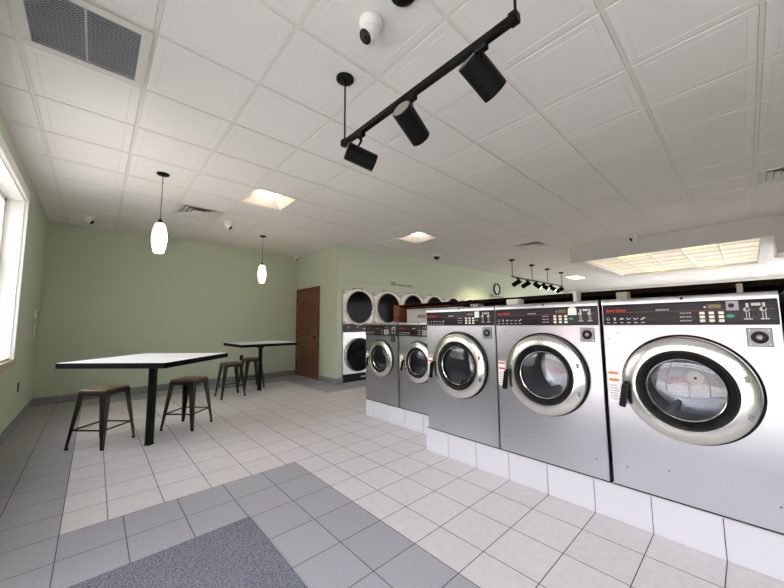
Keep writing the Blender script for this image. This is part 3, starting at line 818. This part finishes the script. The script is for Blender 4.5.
def make_washer(cat_label, Wd, D, zp0, zp1, ztop, R, zc, small=False):
    """front at y=0 facing -y, z=0 on the plinth"""
    t = thing('front_load_washer', cat_label, 'washer', (0, 0, 0), 0, 'small stainless washers' if small else 'large stainless washers')
    h = Wd/2-.004
    k = R/.295
    # cabinet: sides, top, back and lower front with the door hole
    b = MB()
    plate_with_hole(Wd-.008, .012, zp0-.004, zc, .225*k, 0, b)
    b.box(-h, -h+.004, .0, D, .012, ztop); b.box(h-.004, h, .0, D, .012, ztop); b.box(-h, h, D-.004, D, .012, ztop); b.box(-h, h, .03, D, .008, .012)
    b.box(-h, h, .02, .024, zp0-.004, ztop-.002)
    b.build('cabinet', 'steel', t, smooth=False)
    MB().box(-h-.002, h+.002, .012, D-.02, 0, .010).build('base_gap', 'black_gap', t, smooth=False)
    # stainless top with rolled front edge
    tp = MB(); tp.prism([(-.010, zp1+.004), (-.010, ztop-.012), (-.004, ztop-.003), (.01, ztop), (D, ztop), (D, ztop-.01), (.02, ztop-.012), (.02, zp1+.004)], 'x', -h, h)
    tp.build('top', 'steel_top', t, angle=50)
    MB().lathe([(0, -.013), (.007, -.013), (.008, -.009)], (.02, 0, (zp1+ztop)/2+.004), (0, 1, 0), 14).build('lid_bolt', 'black', t)
    # control panel
    p = MB(); p.box(-h+.004, h-.004, -.010, .02, zp0, zp1+.002, .006, 2)
    cp = p.build('control_panel', 'panel', t)
    fy = -.0105; hp = zp1-zp0; zm = zp0+hp*.62; s = Wd/.765
    MB().box(-h+.02, h-.02, fy-.0006, fy, zm-.0009, zm+.0009).build('red_line', 'red_thin', cp, smooth=False)
    text('brand_lettering', 'Speed Queen', .026*s, 'red', cp, (-.355*s, fy-.0005, zm+.006), RX, True, True, .108*s)
    text('model_lettering', 'oooo', .016*s, 'white_print', cp, (-.10*s, fy-.0005, zm+.006), RX, False, True, .062*s)
    ic = MB()
    for q in range(6):
        x = (-.345+.0363*q)*s; z = zp0+hp*.30
        if q == 0: ic.lathe([(.009*s, fy-.001), (.0065*s, fy-.001)], (x, 0, z), (0, 1, 0), 14)
        elif q == 1: ic.prism([(x-.008*s, z+.008), (x+.008*s, z+.008), (x+.003*s, z-.002), (x+.003*s, z-.01), (x-.003*s, z-.01), (x-.003*s, z-.002)], 'y', fy-.001, fy)
        elif q == 2: ic.prism([(x-.012*s, z-.004), (x-.004*s, z+.007), (x+.012*s, z+.004), (x+.010*s, z-.004)], 'y', fy-.001, fy)
        elif q in (3, 4): ic.bar((x-.011*s, fy-.0005, z+.006), (x-.002*s, fy-.0005, z-.005), .001, .004); ic.bar((x-.002*s, fy-.0005, z-.005), (x+.012*s, fy-.0005, z+.004), .001, .004)
        else: ic.bar((x-.010*s, fy-.0005, z-.006), (x+.010*s, fy-.0005, z+.008), .001, .007)
        ic.box(x-.009*s, x+.009*s, fy-.001, fy, z-.026, z-.021)
    ic.build('cycle_icons', 'white_print', cp, smooth=False)
    # keypad: indicator dots, three columns of ivory keys, green start key
    dt = MB()
    for c in range(2):
        for q in range(3):
            x = (.018+.026*c)*s; z = zp0+hp*(.52-.17*q)
            dt.lathe([(0, fy-.001), (.0035, fy-.001)], (x+.008, 0, z), (0, 1, 0), 8); dt.box(x-.010, x+.002, fy-.0008, fy, z-.002, z+.002)
    dt.build('indicator_dots', 'white_print', cp, smooth=False)
    for c in range(3):
        for q in range(3):
            x = (.09+.037*c)*s; z = zp0+hp*(.50-.165*q)
            MB().box(x, x+.021*s, fy-.004, fy, z-.0075, z+.0075, .0015, 1).build('key', 'button', cp)
    x = .208*s; MB().prism([(x+.0155*s*math.cos(a), zp0+hp*.36+.0085*s*math.sin(a)) for a in [2*PI*q/20 for q in range(20)]], 'y', fy-.003, fy).build('start_key', 'green', cp)
    MB().box(.126*s, .176*s, fy-.001, fy, zm+.010, zm+.032).build('display', 'display', cp, smooth=False)
    MB().lathe([(0, fy-.002), (.005, fy-.002)], (.114*s, 0, zm+.018), (0, 1, 0), 10).build('indicator_lamp', 'white_print', cp, smooth=False)
    # coin slot graphic
    cg = MB(); zb = zp0+hp*.22
    for cx in (.272, .328):
        cx = cx*s
        cg.box(cx-.006, cx+.004, fy-.001, fy, zb+.045, zb+.082); cg.lathe([(0, fy-.001), (.012*s, fy-.001)], (cx-.004, 0, zb+.050), (0, 1, 0), 16)
        cg.box(cx-.008, cx-.005, fy-.001, fy, zb+.004, zb+.036); cg.box(cx+.002, cx+.005, fy-.001, fy, zb+.004, zb+.036); cg.box(cx-.016, cx+.014, fy-.001, fy, zb-.002, zb+.003)
    cg.box(.285*s, .317*s, fy-.0012, fy, zb+.068, zb+.082)
    cg.build('coin_slots', 'white_print', cp, smooth=False)
    # door: dished ring, dark band, glass
    o = (0, 0, zc)
    MB().lathe([(.300*k, -.001), (.300*k, -.014*k), (.296*k, -.018*k), (.288*k, -.012*k)], (.005*k, 0, zc+.006*k), (0, 1, 0), 72).build('door_seal_shadow', 'rubber', t)  # rubber seal shifted off-centre, its black arc standing in for the gap shadow
    r = MB(); r.lathe([(.291*k, -.004), (.290*k, -.026*k), (.286*k, -.035*k), (.278*k, -.040*k), (.25*k, -.049*k), (.226*k, -.055*k), (.219*k, -.055*k), (.214*k, -.050*k), (.212*k, -.040*k)], o, (0, 1, 0), 72)
    dr_ = r.build('door', 'door_ring', t)
    MB().lathe([(.214*k, -.046*k), (.205*k, -.050*k), (.192*k, -.044*k), (.180*k, -.026*k), (.172*k, -.020*k), (.170*k, .01)], o, (0, 1, 0), 64).build('gasket', 'rubber', dr_)
    MB().lathe([(.173*k, -.030*k), (.170*k, -.034*k), (.1665*k, -.032*k), (.165*k, -.026*k)], o, (0, 1, 0), 64).build('glass_rim', 'chrome', dr_)
    MB().lathe([(.168*k, -.028*k), (.150*k, -.034*k), (.12*k, -.040*k), (.08*k, -.045*k), (.04*k, -.047*k), (0, -.048*k)], o, (0, 1, 0), 56).build('door_glass', 'door_glass', dr_)
    # handle with hinge screws on the far side
    hx = -.268*k
    hb = MB(); hb.bar((hx+.004, -.070*k, zc+.005), (hx-.022, -.062*k, zc-.135*k), .034*k, .024*k, up=(0, 1, 0)); hb.box(hx-.008, hx+.022, -.074*k, -.030*k, zc-.004, zc+.020*k, .004, 1)
    bmesh.ops.bevel(hb.bm, geom=[e for e in hb.bm.edges], offset=.004, segments=2, affect='EDGES')
    hb.build('door_handle', 'black', dr_)
    for dz in (.094, .078, -.110, -.094):
        x = .236*k if abs(dz) < .2 else 0
        MB().lathe([(0, -.0625*k), (.006*k, -.061*k), (.009*k, -.050*k)], (.245*k, 0, zc+dz*k), (0, 1, 0), 14).build('hinge_screw', 'lock_plate', dr_)
    # drum seen through the glass
    d = MB()
    d.lathe([(.225*k, .03), (.225*k, .05), (.218*k, .05), (.21*k, .10), (.23*k, .11), (.235*k, .5), (.19*k, .53), (0, .54)], o, (0, 1, 0), 56)
    dm = d.build('drum', 'drum', t)
    for q in range(3):
        a = 2*PI*q/3+.5
        mt = Matrix.Translation((0, 0, zc)) @ Matrix.Rotation(a, 4, 'Y')
        MB().prism([(-.03*k, -.236*k), (.03*k, -.236*k), (.012*k, -.175*k), (-.012*k, -.175*k)], 'y', .13, .5, mtx=mt).build('lifter', 'drum', dm, smooth=False)
    # small bolts on the front
    for x, z in ((-.30*s, zp0-.05), (-.355*s, zp0-.09), (-.30*s, .13), (.31*s, .13), (-.1*s, .17)):
        MB().lathe([(0, -.002), (.003, -.002), (.004, 0)], (x, 0, z), (0, 1, 0), 8).build('bolt', 'hinge', t)
    return t, cp

def add_lock(t, x, z, s=.042):
    MB().box(x-s-.002, x+s+.002, -.0018, 0, z-s*1.08-.002, z+s*1.08+.002).build('lock_edge_shade', 'black', t, smooth=False)  # thin black border standing in for the shade around the plate edge
    l = MB(); l.box(x-s, x+s, -.004, 0, z-s*1.08, z+s*1.08, .001, 1)
    lo = l.build('coin_lock', 'lock_plate', t, smooth=False)
    MB().lathe([(.026*s/.036, -.004), (.026*s/.036, -.009), (.021*s/.036, -.011), (.020*s/.036, -.006), (0, -.006)], (x, 0, z), (0, 1, 0), 28).build('lock_ring', 'rubber', lo)
    MB().lathe([(0, -.015), (.009*s/.036, -.014), (.012*s/.036, -.006)], (x, 0, z), (0, 1, 0), 24).build('lock_cylinder', 'lock_plate', lo)
    for a in (-1, 1):
        for c in (-1, 1): MB().lathe([(0, -.007), (.004, -.006), (.005, -.004)], (x+a*s*.78, 0, z+c*s*.85), (0, 1, 0), 10).build('lock_screw', 'white_print', lo)
def add_label(t, x0, x1, z0, z1, m2):
    l = MB().box(x0, x1, -.0015, 0, z0, z1).build('warning_label', 'sticker', t, smooth=False)
    b = MB()
    for f_ in (.88, .66): b.box(x0+.006, x1-.004, -.0022, -.0014, z0+(z1-z0)*f_, z0+(z1-z0)*(f_+.07))
    b.build('label_stripes', m2, l, smooth=False)
    g = MB()
    for q in range(6): g.box(x0+.008, x1-.008-(q % 3)*.006, -.0020, -.0014, z0+(z1-z0)*(.08+.085*q), z0+(z1-z0)*(.105+.085*q))
    g.build('label_text', 'grey_plastic', l, smooth=False)

WB = .765
XB = 2.48
big = dict(Wd=WB, D=.80, zp0=1.22-PL, zp1=1.346-PL, ztop=1.386-PL, R=.295, zc=.858-PL)
RZ = -PI/2
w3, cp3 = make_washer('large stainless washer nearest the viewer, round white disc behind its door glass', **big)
zz = lambda z: z-PL
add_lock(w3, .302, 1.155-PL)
add_label(w3, -.372, -.308, .735-PL, .93-PL, 'orange')
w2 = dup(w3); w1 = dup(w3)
def find(t, nm): return [c for c in t.children if c.name.split('.')[0] == nm][0]
# what differs on each machine
w3.location = (XB, .2675, PL); w3.rotation_euler.z = RZ
w2.location = (XB, 1.045, PL); w2.rotation_euler.z = RZ
w1.location = (XB, 1.812, PL); w1.rotation_euler.z = RZ
w2['label'] = 'middle of the three large stainless washers, with a rounded white sticker on its panel'
w1['label'] = 'large stainless washer at the end next to the small washers'
for w_ in (w2, w1):
    for c in find(w_, 'warning_label').children:
        if c.name.startswith('label_stripes'):
            c.data = c.data.copy(); c.data.materials[0] = M['red_label']
fy = -.0105
# silver decal on the near panel, white stickers on the others
MB().box(.195, .241, fy-.001, fy, zz(1.294), zz(1.345)).build('silver_decal', 'lock_plate', find(w3, 'control_panel'), smooth=False)
MB().lathe([(0, fy-.0018), (.012, fy-.0018)], (.214, 0, zz(1.32)), (0, 1, 0), 16).build('decal_print', 'black', find(w3, 'control_panel'), smooth=False)
pts = [(.19, zz(1.29)), (.246, zz(1.29))] + [(.218+.028*math.cos(a), zz(1.325)+.022*math.sin(a)) for a in [PI*q/10 for q in range(11)]]
MB().prism(pts, 'y', fy-.001, fy).build('white_sticker', 'sticker', find(w2, 'control_panel'), smooth=False)
MB().box(.19, .235, fy-.001, fy, zz(1.288), zz(1.342)).build('white_sticker', 'sticker', find(w1, 'control_panel'), smooth=False)
# white balance disc at the back of the near drum
MB().lathe([(0, .145), (.040, .145), (.042, .155), (.0, .155)], (.035, 0, zz(.905)), (0, 1, 0), 28).build('drum_hub', 'sticker', find(w3, 'drum'))
MB().lathe([(0, .142), (.007, .142), (.008, .146)], (.035, 0, zz(.905)), (0, 1, 0), 12).build('hub_screw', 'black', find(w3, 'drum'))
# fourth machine just past the frame
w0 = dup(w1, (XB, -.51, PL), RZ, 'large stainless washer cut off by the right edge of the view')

XS = 2.80
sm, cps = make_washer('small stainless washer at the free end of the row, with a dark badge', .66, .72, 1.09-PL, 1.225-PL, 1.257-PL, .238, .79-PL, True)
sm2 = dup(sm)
sm.location = (XS, 3.285, PL); sm.rotation_euler.z = RZ
sm2.location = (XS, 2.615, PL); sm2.rotation_euler.z = RZ
sm2['label'] = 'small stainless washer partly hidden behind the large washers'
bd = MB().box(.20, .275, -.003, 0, 1.012-PL, 1.082-PL).build('dark_badge', 'panel', sm, smooth=False)
gb = MB()
for r_ in (0, 1): gb.box(.212, .262, -.0036, -.0028, 1.026-PL+.03*r_, 1.036-PL+.03*r_)
gb.build('badge_print', 'grey_plastic', bd, smooth=False)
for w_ in (sm, sm2): add_label(w_, -.315, -.26, .70-PL, .86-PL, 'red_label')

# tiled plinths under the rows
def plinth(name, x0, x1, y0, y1, fy_, endcap):
    b = MB(); b.mi = 1
    b.box(x0+.004, x1, y0, y1-.004, 0, PL-.004)
    b.mi = 0
    ys = lines(fy_, .3, y0, y1)
    for a, c in zip(ys, ys[1:]): b.box(x0, x0+.006, a+.0025, c-.0025, 0.002, PL-.006)
    xs = lines(x0, .3, x0, x1)
    for a, c in zip(xs, xs[1:]): b.box(a+.0025, c-.0025, y1-.006, y1, .002, PL-.006)
    b.box(x0, x1, y0, y1, PL-.005, PL-.0005)
    return struct(b.build(name, ['plinth_tile', 'grout'], smooth=False))
M['plinth_tile'] = mat('white_plinth_tile', '#C8C8CE', .3, island=.015)
plinth('trim_3', XB+.006, 3.40, -1.2, 2.232, FY, True)
plinth('trim_4', XS+.006, 3.60, 2.236, 3.618, FY, True)

# ------------------------------------------------------------------ wooden service bulkhead behind the washers
t = thing('service_bulkhead', 'long open wooden bulkhead running behind the washers', 'bulkhead', (0, 0, 0))
bx0, bx1, by0, by1, bz = 3.60, 4.15, -1.2, 3.90, 1.538
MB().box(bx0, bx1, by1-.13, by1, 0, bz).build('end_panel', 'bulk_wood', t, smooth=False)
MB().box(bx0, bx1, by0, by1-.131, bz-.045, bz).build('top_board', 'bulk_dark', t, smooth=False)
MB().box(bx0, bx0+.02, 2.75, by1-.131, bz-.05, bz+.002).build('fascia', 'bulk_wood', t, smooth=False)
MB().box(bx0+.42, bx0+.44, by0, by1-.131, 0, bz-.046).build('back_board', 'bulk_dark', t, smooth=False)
# white utility boxes in the bulkhead
t = thing('supply_box', 'white metal box inside the wooden bulkhead behind the small washers', 'box', (3.64, 3.10, 0))
MB().box(.10, .38, -.42, .64, .9, 1.475, .006, 2).build('body', 'plastic', t)
MB().box(.094, .10, .22, .40, 1.33, 1.38).build('label_plate', 'grey_plastic', t, smooth=False)
MB().cyl((.02, .09, 1.44), (.02, .09, 1.515), .008, seg=10).box(.01, .12, .08, .10, 1.425, 1.445).build('tap', 'chrome', t)
# inlet boxes standing on the washers' rear tops
def inlet(label, y, w_, m, zt=1.475):
    q = thing('inlet_box', label, 'box', (3.13, y, 1.386), 0, 'supply boxes on the washer tops')
    MB().box(-.06, .06, -w_/2, w_/2, 0, zt-1.386, .004, 1).build('body', m, q)
    MB().box(-.09, .09, -w_*.95, w_*.95, 0, .018, .004, 1).build('flange', m, q)
inlet('grey box on top of the large washer next to the small washers', 2.02, .10, 'grey_plastic', 1.452)
inlet('white box on top of the middle large washer at its end towards the small washers', 1.575, .13, 'plastic', 1.475)
inlet('narrow white box on top of the middle large washer beside the near washer', 1.0, .03, 'plastic', 1.515)
inlet('cream box on top of the near large washer towards the middle washer', .66, .075, 'sill', 1.475)
inlet('narrow cream box on top of the near large washer at its right end', .02, .03, 'sill', 1.48)

# ------------------------------------------------------------------ light
w = bpy.data.worlds.new('sky'); SC.world = w; w.use_nodes = True
nt = w.node_tree; N = nt.nodes; L = nt.links
bg = N['Background']
tc = N.new('ShaderNodeTexCoord'); sx = N.new('ShaderNodeSeparateXYZ'); L.new(tc.outputs['Generated'], sx.inputs[0])
cr = N.new('ShaderNodeValToRGB'); cr.color_ramp.elements[0].position = .48; cr.color_ramp.elements[0].color = (.59, .57, .57, 1)
cr.color_ramp.elements[1].position = .75; cr.color_ramp.elements[1].color = (.94, .93, 1.0, 1)
mr = N.new('ShaderNodeMapRange'); mr.inputs['From Min'].default_value = -1; L.new(sx.outputs['Z'], mr.inputs['Value']); L.new(mr.outputs['Result'], cr.inputs['Fac'])
L.new(cr.outputs['Color'], bg.inputs['Color']); bg.inputs['Strength'].default_value = 8.2

def lamp(name, kind, loc, energy, color, parent=None, rot=None, **kw):
    l = bpy.data.lights.new(name, kind); l.energy = energy; l.color = color
    for k_, v in kw.items(): setattr(l, k_, v)
    o = bpy.data.objects.new(name, l); COL.objects.link(o); o.location = loc
    if rot is not None: o.rotation_euler = rot
    if parent: o.parent = parent
    return o
for hd, hp, dv, lit_ in SPOT:
    q = dv.to_track_quat('-Z', 'Y').to_euler()
    lamp('spot_bulb', 'SPOT', hp+dv*.17, 32, (1, .82, .45), hd, q, spot_size=1.3, spot_blend=.7, shadow_soft_size=.05)

lamp('sun', 'SUN', (5, 5, 12), 5.0, (1, .95, .88), None, Vector((-.45, -.35, -.85)).to_track_quat('-Z', 'Y').to_euler(), angle=.01)

# ------------------------------------------------------------------ camera
cam = bpy.data.cameras.new('camera'); co_ = bpy.data.objects.new('camera', cam); COL.objects.link(co_)
cam.sensor_width = 36; cam.lens = 36*323.65/784; cam.clip_start = .02
Rr = ((.73848596, -.67421151, -.00879367), (.05578561, .07409049, -.99568999), (.67195718, .73481252, .09232609))
right, down, fwd = (Vector(r).normalized() for r in Rr)
mw = Matrix(((right.x, -down.x, -fwd.x, 0), (right.y, -down.y, -fwd.y, 0), (right.z, -down.z, -fwd.z, 1.2386), (0, 0, 0, 1)))
co_.matrix_world = mw
SC.camera = co_
SC.view_settings.view_transform = 'Standard'; SC.view_settings.look = 'None'
SC.view_settings.exposure = 0.58; SC.view_settings.gamma = 1
SC.view_settings.use_curve_mapping = False
SC.cycles.max_bounces = 10; SC.cycles.diffuse_bounces = 5; SC.cycles.transparent_max_bounces = 12
